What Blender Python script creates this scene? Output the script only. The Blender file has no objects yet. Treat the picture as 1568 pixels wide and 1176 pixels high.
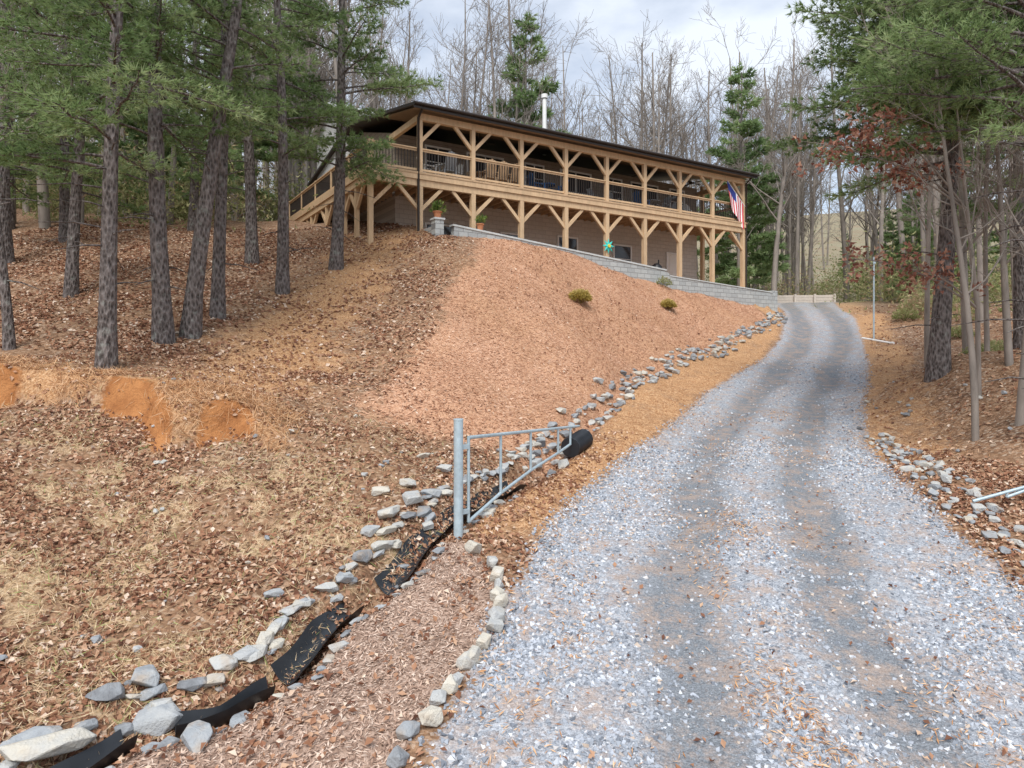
import bpy, math, random
import numpy as np
from mathutils import Vector
rng=np.random.default_rng(11); random.seed(5)
scene=bpy.context.scene
# ---------------------------------------------------------------- materials
class NT:
    def __init__(s,name):
        s.m=bpy.data.materials.new(name); s.m.use_nodes=True; s.t=s.m.node_tree; s.t.nodes.clear()
        s.out=s.t.nodes.new('ShaderNodeOutputMaterial'); s.tc=None
    def node(s,ty,ins=None,**pr):
        n=s.t.nodes.new(ty)
        for k,v in pr.items(): setattr(n,k,v)
        for k,v in (ins or {}).items(): s.put(n.inputs[k],v)
        return n
    def put(s,sock,v):
        if isinstance(v,bpy.types.NodeSocket): s.t.links.new(v,sock)
        else:
            if isinstance(v,tuple) and len(v)==3 and sock.type=='RGBA': v=(*v,1)
            sock.default_value=v
    def obj(s):
        if not s.tc: s.tc=s.node('ShaderNodeTexCoord')
        return s.tc.outputs['Object']
    def mapping(s,scale,vec=None,rot=(0,0,0)):
        return s.node('ShaderNodeMapping',{'Vector':vec or s.obj(),'Scale':scale,'Rotation':rot}).outputs[0]
    def noise(s,scale,detail=4,vec=None,rough=.55,dist=0):
        return s.node('ShaderNodeTexNoise',{'Vector':vec or s.obj(),'Scale':scale,'Detail':detail,'Roughness':rough,'Distortion':dist})
    def vor(s,scale,vec=None,feature='F1'):
        return s.node('ShaderNodeTexVoronoi',{'Vector':vec or s.obj(),'Scale':scale},feature=feature)
    def mix(s,f,a,b,bt='MIX'):
        n=s.node('ShaderNodeMix',data_type='RGBA',blend_type=bt); s.put(n.inputs[0],f); s.put(n.inputs[6],a); s.put(n.inputs[7],b); return n.outputs[2]
    def math(s,op,a,b=0.0,clamp=False):
        n=s.node('ShaderNodeMath',operation=op,use_clamp=clamp); s.put(n.inputs[0],a); s.put(n.inputs[1],b); return n.outputs[0]
    def ramp(s,f,stops,interp='LINEAR'):
        n=s.node('ShaderNodeValToRGB',{'Fac':f}); r=n.color_ramp; r.interpolation=interp
        while len(r.elements)<len(stops): r.elements.new(.5)
        for e,(p,c) in zip(r.elements,stops):
            e.position=p; e.color=(*c,1) if isinstance(c,tuple) else (c,c,c,1)
        return n.outputs[0]
    def attr(s,name): return s.node('ShaderNodeAttribute',attribute_name=name)
    def bump(s,h,strength=.5,dist=.02,nrm=None):
        n=s.node('ShaderNodeBump',{'Height':h,'Strength':strength,'Distance':dist})
        if nrm: s.put(n.inputs['Normal'],nrm)
        return n.outputs[0]
    def pbsdf(s,col,rough=.8,metal=0,normal=None,spec=.3,trans=0):
        p=s.node('ShaderNodeBsdfPrincipled',{'Base Color':col,'Roughness':rough,'Metallic':metal,'Specular IOR Level':spec})
        if normal: s.put(p.inputs['Normal'],normal)
        o=p.outputs[0]
        if trans>0:
            tr=s.node('ShaderNodeBsdfTranslucent',{'Color':col})
            mx=s.node('ShaderNodeMixShader',{0:trans}); s.put(mx.inputs[1],o); s.put(mx.inputs[2],tr.outputs[0]); o=mx.outputs[0]
        s.t.links.new(o,s.out.inputs[0]); return s.m
def c3(c,k): return tuple(min(1,x*k) for x in c)
def mat(name,base,rough=.8,var=.2,scale=6,bump=.3,metal=0,bd=.01,stretch=(1,1,1),spec=.3):
    t=NT(name); v=t.mapping(stretch)
    n=t.noise(scale,6,v); n2=t.noise(scale*.15,3,v)
    f=t.math('ADD',t.math('MULTIPLY',n.outputs[0],.6),t.math('MULTIPLY',n2.outputs[0],.4))
    col=t.ramp(f,[(.3,c3(base,1-var)),(.7,c3(base,1+var))])
    return t.pbsdf(col,rough,metal,t.bump(n.outputs[0],bump,bd),spec)
def mat_tone(name,stops,rough=.8,trans=0,ns=0,interp='LINEAR',spec=.15):
    t=NT(name); f=t.attr('tone').outputs['Fac']
    return t.pbsdf(t.ramp(f,stops,interp),rough,0,None,spec,trans)

# ---------------------------------------------------------------- mesh builder
class B:
    def __init__(s): s.v=[];s.f=[];s.mi=[];s.tn=[];s.n=0
    def add(s,v,f,m=0,tone=.5):
        v=np.asarray(v,float); f=np.asarray(f,int)
        s.v.append(v); s.f.append(f+s.n); s.mi.append(np.full(len(f),m) if np.isscalar(m) else np.asarray(m))
        s.tn.append(np.full(len(v),tone) if np.isscalar(tone) else np.asarray(tone)); s.n+=len(v)
    def box(s,c,size,m=0,rz=0,tone=.5):
        x,y,z=[k/2 for k in size]
        v=np.array([[-x,-y,-z],[x,-y,-z],[x,y,-z],[-x,y,-z],[-x,-y,z],[x,-y,z],[x,y,z],[-x,y,z]])
        if rz:
            cc,ss=math.cos(rz),math.sin(rz); v=np.c_[v[:,0]*cc-v[:,1]*ss,v[:,0]*ss+v[:,1]*cc,v[:,2]]
        s.add(v+np.array(c),[[0,3,2,1],[4,5,6,7],[0,1,5,4],[1,2,6,5],[2,3,7,6],[3,0,4,7]],m,tone)
    def mm(s,a,b,m=0,tone=.5):
        a=np.array(a,float);b=np.array(b,float); s.box((a+b)/2,np.abs(b-a),m,0,tone)
    def beam(s,p,q,w,h,m=0,tone=.5):
        p=np.array(p,float);q=np.array(q,float);d=q-p;L=np.linalg.norm(d);d/=L
        up=np.array([0,0,1.]) if abs(d[2])<.95 else np.array([0,1.,0])
        sd=np.cross(d,up);sd/=np.linalg.norm(sd);u=np.cross(sd,d)
        v=[]
        for e in (p,q):
            for a,b in ((-1,-1),(1,-1),(1,1),(-1,1)): v.append(e+sd*a*w/2+u*b*h/2)
        s.add(v,[[0,1,2,3],[7,6,5,4],[0,4,5,1],[1,5,6,2],[2,6,7,3],[3,7,4,0]],m,tone)
    def tube(s,pts,rad,k=6,m=0,tone=.5,cap=False):
        pts=np.asarray(pts,float);n=len(pts);rad=np.broadcast_to(rad,(n,))
        T=np.gradient(pts,axis=0);T/=np.linalg.norm(T,axis=1)[:,None]+1e-9
        up=np.array([.13,.21,.97]) if abs(T[0,2])<.85 else np.array([.97,.2,.1])
        S=np.cross(T,up);S/=np.linalg.norm(S,axis=1)[:,None]+1e-9;U=np.cross(S,T)
        a=np.arange(k)*2*math.pi/k
        v=(pts[:,None]+(S[:,None]*np.cos(a)[None,:,None]+U[:,None]*np.sin(a)[None,:,None])*rad[:,None,None]).reshape(-1,3)
        i=np.arange(n-1)[:,None]*k;j=np.arange(k)[None];jn=(j+1)%k
        f=np.stack([i+j,i+jn,i+k+jn,i+k+j],-1).reshape(-1,4)
        s.add(v,f,m,tone)
        if cap:
            v2=v.reshape(n,k,3)
            for e in (0,n-1):
                s.add(np.vstack([v2[e],pts[e]]),[[q,(q+1)%k,k] for q in range(k)],m,tone)
    def arrays(s): return np.vstack(s.v),s.f,s.mi,np.concatenate(s.tn)
    def build(s,name,mats,smooth=False,parent=None,colors=None):
        V=np.vstack(s.v); me=bpy.data.meshes.new(name)
        lv=np.concatenate([f.ravel() for f in s.f]); lt=np.concatenate([np.full(len(f),f.shape[1]) for f in s.f])
        ls=np.concatenate([[0],np.cumsum(lt)[:-1]])
        me.vertices.add(len(V));me.vertices.foreach_set('co',V.ravel().astype(np.float32))
        me.loops.add(len(lv));me.loops.foreach_set('vertex_index',lv.astype(np.int32))
        me.polygons.add(len(lt));me.polygons.foreach_set('loop_start',ls.astype(np.int32))
        try: me.polygons.foreach_set('loop_total',lt.astype(np.int32))
        except Exception: pass
        for m in mats: me.materials.append(m)
        me.polygons.foreach_set('material_index',np.concatenate(s.mi).astype(np.int32))
        me.polygons.foreach_set('use_smooth',np.full(len(lt),smooth))
        me.update(calc_edges=True)
        a=me.attributes.new('tone','FLOAT','POINT');a.data.foreach_set('value',np.concatenate(s.tn).astype(np.float32))
        for nm,c in (colors or {}).items():
            a=me.attributes.new(nm,'FLOAT_COLOR','POINT');a.data.foreach_set('color',np.c_[c,np.ones(len(c))].astype(np.float32).ravel())
        o=bpy.data.objects.new(name,me);scene.collection.objects.link(o)
        if parent: o.parent=parent
        return o
def empty(name,loc=(0,0,0),rz=0):
    e=bpy.data.objects.new(name,None);e.location=loc;e.rotation_euler=(0,0,rz);scene.collection.objects.link(e);return e

# ---------------------------------------------------------------- terrain
def vn(x,y,s=0):
    xi=np.floor(x);yi=np.floor(y);fx=x-xi;fy=y-yi;fx=fx*fx*(3-2*fx);fy=fy*fy*(3-2*fy)
    def h(a,b):
        q=np.sin(a*127.1+b*311.7+s*74.7)*43758.5453;return q-np.floor(q)
    return (h(xi,yi)*(1-fx)+h(xi+1,yi)*fx)*(1-fy)+(h(xi,yi+1)*(1-fx)+h(xi+1,yi+1)*fx)*fy
def sst(x): x=np.clip(x,0,1);return x*x*(3-2*x)
RY=np.array([-8,0,5.2,7.5,10,12.4,15,18,21,25,30,35,39,42,45,50,52.])
RL=np.array([-2,-1.4,-.75,-.2,.6,1.6,3.1,4.6,6.05,8.76,11.8,14.1,15.3,15.5,14.6,14.5,14.5])
RR=np.array([5.2,5.7,6.0,6.15,6.4,6.9,7.8,9.3,10.97,13.06,15.4,17.6,18.7,19.8,22,25,25])
RC_Y=np.array([-8,0,5,6,9.2,14.8,21,25,30,35,39,45,52]);RC=np.array([1.2,1.7,2.35,2.5,3.2,5.35,8.56,10.9,13.6,15.8,17,18.5,19])
RZY=np.array([5.2,7.5,10,12.4,15,18,21,25,30,35,39,42]);RZ=np.array([-3.12,-2.65,-2.1,-1.7,-1.25,-.72,-.2,.67,1.95,3.35,4.35,5.0])
K=.0383
ctl=[(-4,5.3,-3),(-5.6,7.5,-2.2),(-7.2,9.6,-1.25),(-8.4,11.2,-.4),(-11.2,15,1),(-15,20,3),(-21,28,6.6),
(-2.8,5.3,-3.08),(-4.2,8,-2.4),(-5.4,10.2,-1.4),(-6.1,11.5,-.55),(-8.5,16,1.5),(-11.1,21,3.4),(-14.3,27,5.9),
(-2.2,6.9,-2.72),(-2.94,9.2,-1.87),(-3.84,12,-.71),(-4.8,15,.4),(-6.7,21,2.97),(-8,25,4.5),
(-1.53,8.7,-2.35),(-2,11.5,-1.23),(-2.8,16,.43),(-3.7,21,2.77),(-4.5,25.3,5.3),
(-.7,9.3,-1.96),(-1.3,14.5,-.17),(-1.7,19,1.96),(-2.07,23,4.14),(-2.34,25.8,5.6),
(1.1,13.5,-1.25),(1.44,17.5,-.2),(1.7,21,1.77),(2,24.5,3.47),(2.3,28,5.2),
(4.2,22,.27),(4.9,25.5,2.15),(5.95,31,4.75),(7.64,27,1.24),(8.5,30,2.8),(9.5,33.3,4.42),(11.3,31,2.46),(12.95,35.3,3.94),
(11.2,18,.57),(9.75,13,-.8),(7.4,8.8,-2.3),(8.7,14.8,-1.3),(22.5,30,3.0),(14,22,.4)]
for y,z in zip(RZY,RZ):
    for x in (np.interp(y,RY,RL),np.interp(y,RC_Y,RC),np.interp(y,RY,RR)): ctl.append((x,y,z))
ctl=[(x,y,z-K*y) for x,y,z in ctl]
ctl+=[(-40,30,9),(-40,60,13),(-18,45,8.5),(0,62,6),(16,50,3.7),(24,50,4.0),(34,45,3.6),(60,50,6),(60,20,1),(40,15,-1),(30,5,-3.5),(-25,5,1),(-30,15,4.5),
(-10,-8,-4),(5,-10,-5.8),(20,-10,-6),(0,0,-4),(10,0,-4.2),(-60,120,25),(0,120,16),(60,120,19),(140,120,28),(-140,120,35),(-100,200,50),(0,200,38),(100,200,42),(-100,30,20),(110,30,6),(-60,-20,6),(70,-20,-6)]
C=np.array(ctl)
def phi(r2): return r2*np.log(r2+1e-9)*.5
def d2(a,b): return ((a[:,None,:2]-b[None,:,:2])**2).sum(-1)
S=.1;Cs=C[:,:2]*S;n=len(C);A=np.zeros((n+3,n+3));A[:n,:n]=phi(d2(Cs,Cs))+np.eye(n)*.004
A[:n,n]=1;A[:n,n+1:]=Cs;A[n,:n]=1;A[n+1:,:n]=Cs.T
W=np.linalg.solve(A,np.r_[C[:,2],0,0,0])
O=np.array([-3.58,26.5]);D=np.array([.85,.526]);D/=np.linalg.norm(D);Nn=np.array([-D[1],D[0]])
DITCH=np.array([(-4.2,4.6),(-3.62,5.35),(-3.3,5.9),(-2.66,6.26),(-2.24,6.8),(-2.1,7.7),(-1.53,8.6),(-1.25,9.3),(-.88,9.85),(-.25,11),(1.0,13.6),(2.07,16.5),(3.5,20.5),(6.9,26),(12.0,32)])
def pdist(x,y,P):
    best=np.full(x.shape,1e9)
    for a,b in zip(P[:-1],P[1:]):
        ab=b-a;t=np.clip(((x-a[0])*ab[0]+(y-a[1])*ab[1])/(ab@ab),0,1)
        best=np.minimum(best,np.hypot(x-a[0]-t*ab[0],y-a[1]-t*ab[1]))
    return best
def gmask(x,y): return np.clip(np.minimum(x-np.interp(y,RY,RL),np.interp(y,RY,RR)-x)/.7+.5,0,1)*(y<51.5)
def ybank(x): return 10.75+.8*vn(x*1.1,x*0+3,4)
def H(x,y):
    x=np.asarray(x,float).ravel();y=np.asarray(y,float).ravel();out=np.empty(len(x))
    for i in range(0,len(x),40000):
        xx=np.clip(x[i:i+40000],-170,170);yy=np.clip(y[i:i+40000],-25,220)
        P=np.c_[xx,yy]*S
        z=phi(d2(P,Cs))@W[:n]+W[n]+P@W[n+1:]
        s=(xx-O[0])*D[0]+(yy-O[1])*D[1];t=(xx-O[0])*Nn[0]+(yy-O[1])*Nn[1]
        off=1-gmask(xx,yy)
        z=z+off*(.2*(vn(xx*.45,yy*.45,1)-.5)+.13*(vn(xx*1.2,yy*1.2,2)-.5)+.05*(vn(xx*3.5,yy*3.5,3)-.5))+.03*(vn(xx*.7,yy*.7,5)-.5)
        z=z+.5*sst((yy-ybank(xx))/.26)*sst((-3.6-xx)/1.4)*sst((xx+11)/1.5)*sst((13.8-yy)/2.4)*(.75+.4*vn(xx*.9,yy*.3,14))
        z=z-.05*np.exp(-((np.abs(xx-np.interp(yy,RC_Y,RC))-.95)/.45)**2)*(1-off)
        dd=pdist(xx,yy,DITCH);z=z-.30*np.exp(-(dd/.3)**2)*sst((24-yy)/6)
        w=sst((s-.3)/.3)*sst((20.6-s)/1.4)*sst((t+1.15)/.2)*sst((16-t)/3)
        z=z*(1-w)+3.5*w
        out[i:i+40000]=z
    return out
def h1(x,y): return float(H([x],[y])[0])
def Hn(x,y,e=.06):
    z=H(x,y);zx=H(x+e,y)-z;zy=H(x,y+e)-z
    N=np.c_[-zx/e,-zy/e,np.ones(len(z))];N/=np.linalg.norm(N,axis=1)[:,None];return z,N
BED=np.array([(-1.15,5.0),(-.98,5.35),(-.78,5.9),(-.54,6.5),(-.27,7.3),(-.12,7.95),(-.15,8.45),(-.36,8.85),(-.62,9.05)])
def clay(x,y): return np.exp(-((y-ybank(x)-.08)/.27)**2)*sst((-3.9-x)/.8)*sst((x+10)/1.2)*sst((vn(x*1.7,y*1.2,91)-.22)/.2)
def masks(x,y):
    g=gmask(x,y);xl=np.interp(y,RY,RL);xr=np.interp(y,RY,RR)
    rut=np.exp(-((np.abs(x-np.interp(y,RC_Y,RC)+.3*(vn(y*.5,y*0,77)-.5))-.92)/(.46+.2*vn(x*.8,y*.8,78)))**2)*(.72+.4*vn(x*.9,y*.45,79))
    mid=np.exp(-((x-np.interp(y,RC_Y,RC))/.4)**2)
    left=sst((xl-x-.3)/.8)
    dl=np.interp(y,DITCH[:,1],DITCH[:,0])
    mound=sst((x+3.2+.9*vn(x*.6,y*.6,9)-.12*(y-16))/2.6)*sst((y-11.8)/1.6)*left*sst((dl-x+.6)/.8)
    edge=sst((x-dl)/.5)*(1-g)*(x<xl+.5)*sst((y-9)/1)*(.6+.4*vn(x*1.5,y*1.5,13))
    rs=sst((x-xr+.4)/.4)*sst((xr+2.4-x)/1.4)*sst((y-11)/4)*(.45+.6*vn(x*.8,y*.8,12))
    bank=sst((y-ybank(x)+.1)/.3)*sst((13.2-y)/1.5)*sst((-3.2-x)/1)*(.6+.5*vn(x*1.4,y*1.4,15))
    band=np.exp(-((x+5.0-.02*(y-15)+.8*vn(y*.4,x*.2,8))/1.7)**2)*sst((y-12)/1.5)*sst((30-y)/4)*(.65+.45*vn(x*.9,y*.9,16))
    orange=np.clip(edge+rs*.9+bank*.95+band*.95,0,1)
    bx=np.interp(y,BED[:,1],BED[:,0])
    bed=sst((x-dl-.15)/.2)*sst((bx-x+.05)/.12)*(y<9.2)
    grass=sst((vn(x*1.3,y*1.3,21)*.5+vn(x*3.1,y*3.1,22)*.5-.42)/.25)*(x<dl)*sst((12-y)/2)*.7
    return np.c_[g,mound,orange],np.c_[rut,bed,grass],mid
def axis(lo,hi,a,b,st):
    L=[a];s=st
    while L[-1]>lo: s*=1.13;L.append(L[-1]-s)
    R=[b];s=st
    while R[-1]<hi: s*=1.13;R.append(R[-1]+s)
    return np.r_[L[::-1],np.arange(a+st,b,st),R]
xs=axis(-450,450,-10,17,.11);ys=axis(-60,500,4.6,32,.11)
X,Y=np.meshgrid(xs,ys);x=X.ravel();y=Y.ravel()
m1,m2,mid=masks(x,y);m3=np.c_[clay(x,y),x*0,x*0]
z=H(x,y)-.07*sst((m1[:,0]-.75)/.25)
nx=len(xs);ny=len(ys);I=(np.arange(ny-1)[:,None]*nx+np.arange(nx-1)[None]).ravel()
gb=B();gb.add(np.c_[x,y,z],np.c_[I,I+1,I+1+nx,I+nx])
t=NT('ground_litter')
a1=t.node('ShaderNodeSeparateColor',{0:t.attr('mask1').outputs['Color']});a2=t.node('ShaderNodeSeparateColor',{0:t.attr('mask2').outputs['Color']});a3=t.node('ShaderNodeSeparateColor',{0:t.attr('mask3').outputs['Color']})
warp=t.node('ShaderNodeVectorMath',operation='MULTIPLY_ADD');t.put(warp.inputs[0],t.noise(9,1).outputs['Color']);warp.inputs[1].default_value=(.12,.12,.12);t.put(warp.inputs[2],t.obj());wv=warp.outputs[0]
nb=t.noise(.5,3).outputs[0];nm=t.noise(3,4).outputs[0];nf=t.noise(22,4).outputs[0];nd=t.noise(75,2).outputs[0]
def msk(s,amp=.9,nn=None,c=.5,w=.12):
    k=t.math('ADD',s,t.math('MULTIPLY',t.math('SUBTRACT',nn or nm,.5),amp));return t.ramp(k,[(c-w,0.),(c+w,1.)])
vl=t.vor(17,wv);cl=t.node('ShaderNodeSeparateColor',{0:vl.outputs['Color']}).outputs[0]
leaf=t.ramp(cl,[(0,(.16,.09,.055)),(.3,(.30,.165,.10)),(.6,(.45,.27,.165)),(.85,(.56,.38,.26)),(1,(.7,.57,.45))])
leaf=t.mix(t.ramp(nb,[(.35,0.),(.65,.5)]),leaf,(.49,.29,.165))
vm=t.vor(34,t.mapping((1,.45,1),wv,(0,0,.5)));cm=t.node('ShaderNodeSeparateColor',{0:vm.outputs['Color']}).outputs[1]
cmn=t.math('ADD',t.math('MULTIPLY',cm,.6),t.math('MULTIPLY',nf,.4))
mound=t.ramp(cmn,[(.1,(.34,.165,.10)),(.4,(.56,.31,.19)),(.7,(.67,.41,.27)),(1,(.8,.58,.44))])
mound=t.mix(t.ramp(nb,[(.38,0.),(.7,.6)]),mound,(.54,.31,.175))
stm=t.noise(38,3,t.mapping((1,.25,1),wv,(0,0,.7))).outputs[0]
orange=t.ramp(stm,[(.35,(.34,.16,.075)),(.5,(.56,.32,.16)),(.68,(.74,.50,.30))])
strw=t.ramp(stm,[(.35,(.32,.21,.12)),(.5,(.56,.39,.235)),(.68,(.74,.57,.38))])
bedc=t.ramp(cmn,[(.1,(.20,.13,.10)),(.45,(.42,.29,.22)),(.75,(.54,.40,.32)),(1,(.68,.54,.45))])
vg=t.vor(30,wv);cg=t.node('ShaderNodeSeparateColor',{0:vg.outputs['Color']}).outputs[0]
vg2=t.vor(85);cg2=t.node('ShaderNodeSeparateColor',{0:vg2.outputs['Color']}).outputs[0]
grav=t.ramp(t.math('ADD',t.math('MULTIPLY',cg,.55),t.math('MULTIPLY',cg2,.45)),[(.1,(.20,.22,.255)),(.45,(.37,.40,.445)),(.75,(.50,.53,.575)),(1,(.70,.71,.73))])
gtr=t.ramp(t.math('ADD',t.math('MULTIPLY',cg2,.7),t.math('MULTIPLY',nf,.3)),[(0,(.14,.16,.18)),(.6,(.24,.265,.295)),(1,(.36,.39,.42))])
grav=t.mix(msk(a2.outputs[0],.7,None,.45,.25),grav,gtr)
grav=t.mix(t.math('MULTIPLY',t.ramp(t.math('ADD',nm,t.math('MULTIPLY',nf,.5)),[(.68,0.),(.9,1.)]),.6),grav,(.50,.37,.29))
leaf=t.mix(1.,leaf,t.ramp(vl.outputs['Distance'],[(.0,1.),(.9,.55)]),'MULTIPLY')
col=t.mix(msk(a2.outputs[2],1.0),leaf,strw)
col=t.mix(msk(a1.outputs[1],.9),col,mound)
col=t.mix(msk(a1.outputs[2],1.3,None,.5,.22),col,orange)
col=t.mix(msk(a3.outputs[0],.5,nf,.4,.15),col,t.ramp(nm,[(.3,(.30,.115,.04)),(.7,(.52,.235,.09))]))
col=t.mix(msk(a2.outputs[1],.3),col,bedc)
gg=t.math('ADD',t.math('MULTIPLY',nm,.5),t.math('MULTIPLY',nf,.5))
col=t.mix(msk(a1.outputs[0],1.8,gg,.5,.06),col,grav)
col=t.mix(t.math('MULTIPLY',t.ramp(nd,[(.4,1.),(.62,0.)]),.3),col,(.08,.05,.035))
yw=t.node('ShaderNodeSeparateXYZ',{0:t.obj()}).outputs[1]
far=t.ramp(t.math('DIVIDE',yw,100.),[(.36,0.),(.55,1.)])
col=t.mix(t.math('MULTIPLY',far,t.ramp(nb,[(.3,.35),(.6,.95)])),col,(.27,.25,.17))
hgt=t.math('ADD',t.math('MULTIPLY',vl.outputs['Distance'],-.6),t.math('MULTIPLY',nf,1.1))
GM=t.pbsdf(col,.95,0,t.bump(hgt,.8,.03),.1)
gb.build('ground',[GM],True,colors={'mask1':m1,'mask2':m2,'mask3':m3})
yy=np.r_[np.arange(4.4,30,.1),np.arange(30,52,.3)];ww=np.linspace(0,1,70)
YY,WW=np.meshgrid(yy,ww,indexing='ij');xl=np.interp(YY,RY,RL)-.15;xr=np.interp(YY,RY,RR)+.15
XX=xl+(xr-xl)*WW;x=XX.ravel();y=YY.ravel();m1,m2,mid=masks(x,y)
e=sst(np.minimum(WW,1-WW).ravel()/.07);z=H(x,y)-.05+.062*e
nx=70;I=(np.arange(len(yy)-1)[:,None]*nx+np.arange(nx-1)[None]).ravel()
db=B();db.add(np.c_[x,y,z],np.c_[I,I+1,I+1+nx,I+nx]);db.build('gravel_driveway',[GM],True,colors={'mask1':m1,'mask2':m2,'mask3':m1*0})

# ---------------------------------------------------------------- scatter
def frame(Nv,tilt,N):
    r=rng.normal(size=(N,3));u=Nv+r*tilt;u/=np.linalg.norm(u,axis=1)[:,None]
    a=rng.normal(size=(N,3));a-=(a*u).sum(1)[:,None]*u;a/=np.linalg.norm(a,axis=1)[:,None]
    return u,a,np.cross(u,a)
def samp(N,x0,x1,y0,y1,dens,near=0):
    q=rng.random(N);y=y0+(y1-y0)*q**(1+near);x=x0+(x1-x0)*rng.random(N)
    k=rng.random(N)<dens(x,y)*(1-.85*clay(x,y));return x[k],y[k]
def flakes(name,N,box,dens,size,asp,tilt,mat_,fold=.3,near=0,lift=.012,tonef=None):
    x,y=samp(N,*box,dens,near);z,Nv=Hn(x,y);n_=len(x)
    u,a,b=frame(Nv,tilt,n_);L=(size[0]+(size[1]-size[0])*rng.random(n_))[:,None];Wd=L*asp*(.7+.6*rng.random(n_))[:,None]
    c=np.c_[x,y,z]+Nv*(lift+rng.random(n_)[:,None]*lift)
    f=fold*(rng.random(n_)[:,None]+.2)
    V=np.stack([c-a*L/2,c+b*Wd/2+u*Wd*f,c+a*L/2,c-b*Wd/2+u*Wd*f],1).reshape(-1,3)
    i=np.arange(n_)*4;tn=rng.random(n_) if tonef is None else tonef(x,y,rng.random(n_))
    o=B();o.add(V,np.vstack([np.c_[i,i+1,i+2],np.c_[i,i+2,i+3]]),0,np.repeat(tn,4));return o.build(name,[mat_])
LEAF=mat_tone('dead_leaf',[(0,(.15,.07,.048)),(.3,(.31,.15,.09)),(.6,(.46,.26,.16)),(.85,(.60,.41,.28)),(1,(.80,.67,.55))],.8,.15)
STRAW=mat_tone('dry_straw',[(0,(.34,.22,.12)),(.5,(.59,.42,.25)),(.88,(.78,.62,.43)),(.94,(.36,.40,.15)),(1,(.27,.34,.11))],.8,.1)
NEED=mat_tone('pine_straw',[(0,(.32,.15,.07)),(.5,(.58,.33,.165)),(1,(.78,.54,.34))],.8,.1)
MULC=mat_tone('mulch',[(0,(.29,.14,.085)),(.5,(.58,.33,.205)),(.85,(.70,.46,.32)),(1,(.82,.63,.5))],.85,.05)
BEDM=mat_tone('bed_mulch',[(0,(.22,.14,.105)),(.5,(.48,.33,.25)),(1,(.70,.56,.46))],.85)
STN=mat_tone('gravel_stone',[(0,(.17,.185,.215)),(.35,(.32,.35,.395)),(.7,(.47,.50,.555)),(.88,(.67,.69,.72)),(.95,(.5,.4,.32)),(1,(.53,.45,.38))],.95,0,0,'LINEAR',.05)
def dl_(y): return np.interp(y,DITCH[:,1],DITCH[:,0])
def d_leaf(x,y):
    a,b,_=masks(x,y);p=np.clip(1-a[:,0]*1.7-a[:,1]*.96-a[:,2]*.75-b[:,1]*.85,0.0,1);cl=.2+.8*sst((vn(x*1.1,y*1.1,31)*.6+vn(x*3,y*3,32)*.4-.36)/.22);return p*cl
flakes('fallen_leaves',115000,(-9,8.5,4.6,15),d_leaf,(.05,.1),.62,.45,LEAF,.5,.35)
flakes('fallen_leaves',60000,(-19,-2,14,30),d_leaf,(.08,.14),.6,.4,LEAF,.4)
flakes('fallen_leaves',26000,(7,26,9,40),lambda x,y:d_leaf(x,y)*(x>np.interp(y,RY,RR)),(.07,.13),.6,.4,LEAF,.4)
flakes('fallen_leaves',3500,(-5,1,4.6,13.5),lambda x,y:(pdist(x,y,DITCH)<.33)*.9,(.06,.11),.6,.6,LEAF,.5,0,.02)
flakes('fallen_leaves',3500,(-3,9,11,30),lambda x,y:masks(x,y)[0][:,1]*sst((vn(x*.7,y*.7,33)-.3)/.3),(.06,.11),.6,.5,LEAF,.5,0,.03)
flakes('fallen_leaves',500,(-3.6,0,4.6,9.2),lambda x,y:masks(x,y)[1][:,1],(.05,.1),.6,.5,LEAF,.5,0,.03)
flakes('dry_grass',95000,(-9,0,4.6,13),lambda x,y:masks(x,y)[1][:,2]*.9+.15*(x<dl_(y)),(.08,.2),.045,.5,STRAW,0,.3,.02)
flakes('pine_straw',135000,(-11,15,8,26),lambda x,y:masks(x,y)[0][:,2],(.09,.2),.06,.28,NEED,0,.2,.012)
flakes('pine_straw',14000,(-10.5,-3.6,10.6,12.4),lambda x,y:masks(x,y)[0][:,2]*sst((vn(x*2,y*2,71)-.3)/.3),(.2,.4),.03,.5,NEED,0,.0,.03)
flakes('hill_mulch',165000,(-6,13,11.5,35),lambda x,y:masks(x,y)[0][:,1],(.06,.14),.2,.3,MULC,.2,0,.012,lambda x,y,r:np.clip(r*.7+.3*vn(x*.8,y*.8,50),0,1))
flakes('bed_mulch',26000,(-3.6,0,4.6,9.2),lambda x,y:masks(x,y)[1][:,1],(.03,.09),.2,.3,BEDM,.2,0,.008)
flakes('driveway_needles',42000,(-1,8,4.6,18),lambda x,y:gmask(x,y)*sst((vn(x*1.6,y*.8,41)-.5)/.25)*(.35+masks(x,y)[2]),(.05,.11),.14,.25,NEED,.2,.3,.02)
flakes('driveway_needles',16000,(-1,16,6,28),lambda x,y:(gmask(x,y)>.3)*(gmask(x,y)<.97)*.8,(.05,.11),.2,.3,NEED,.2,.2,.03)
flakes('driveway_leaves',1500,(-1,8,4.6,18),lambda x,y:gmask(x,y)*.8,(.04,.08),.6,.4,LEAF,.4,.3,.03)
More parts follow.
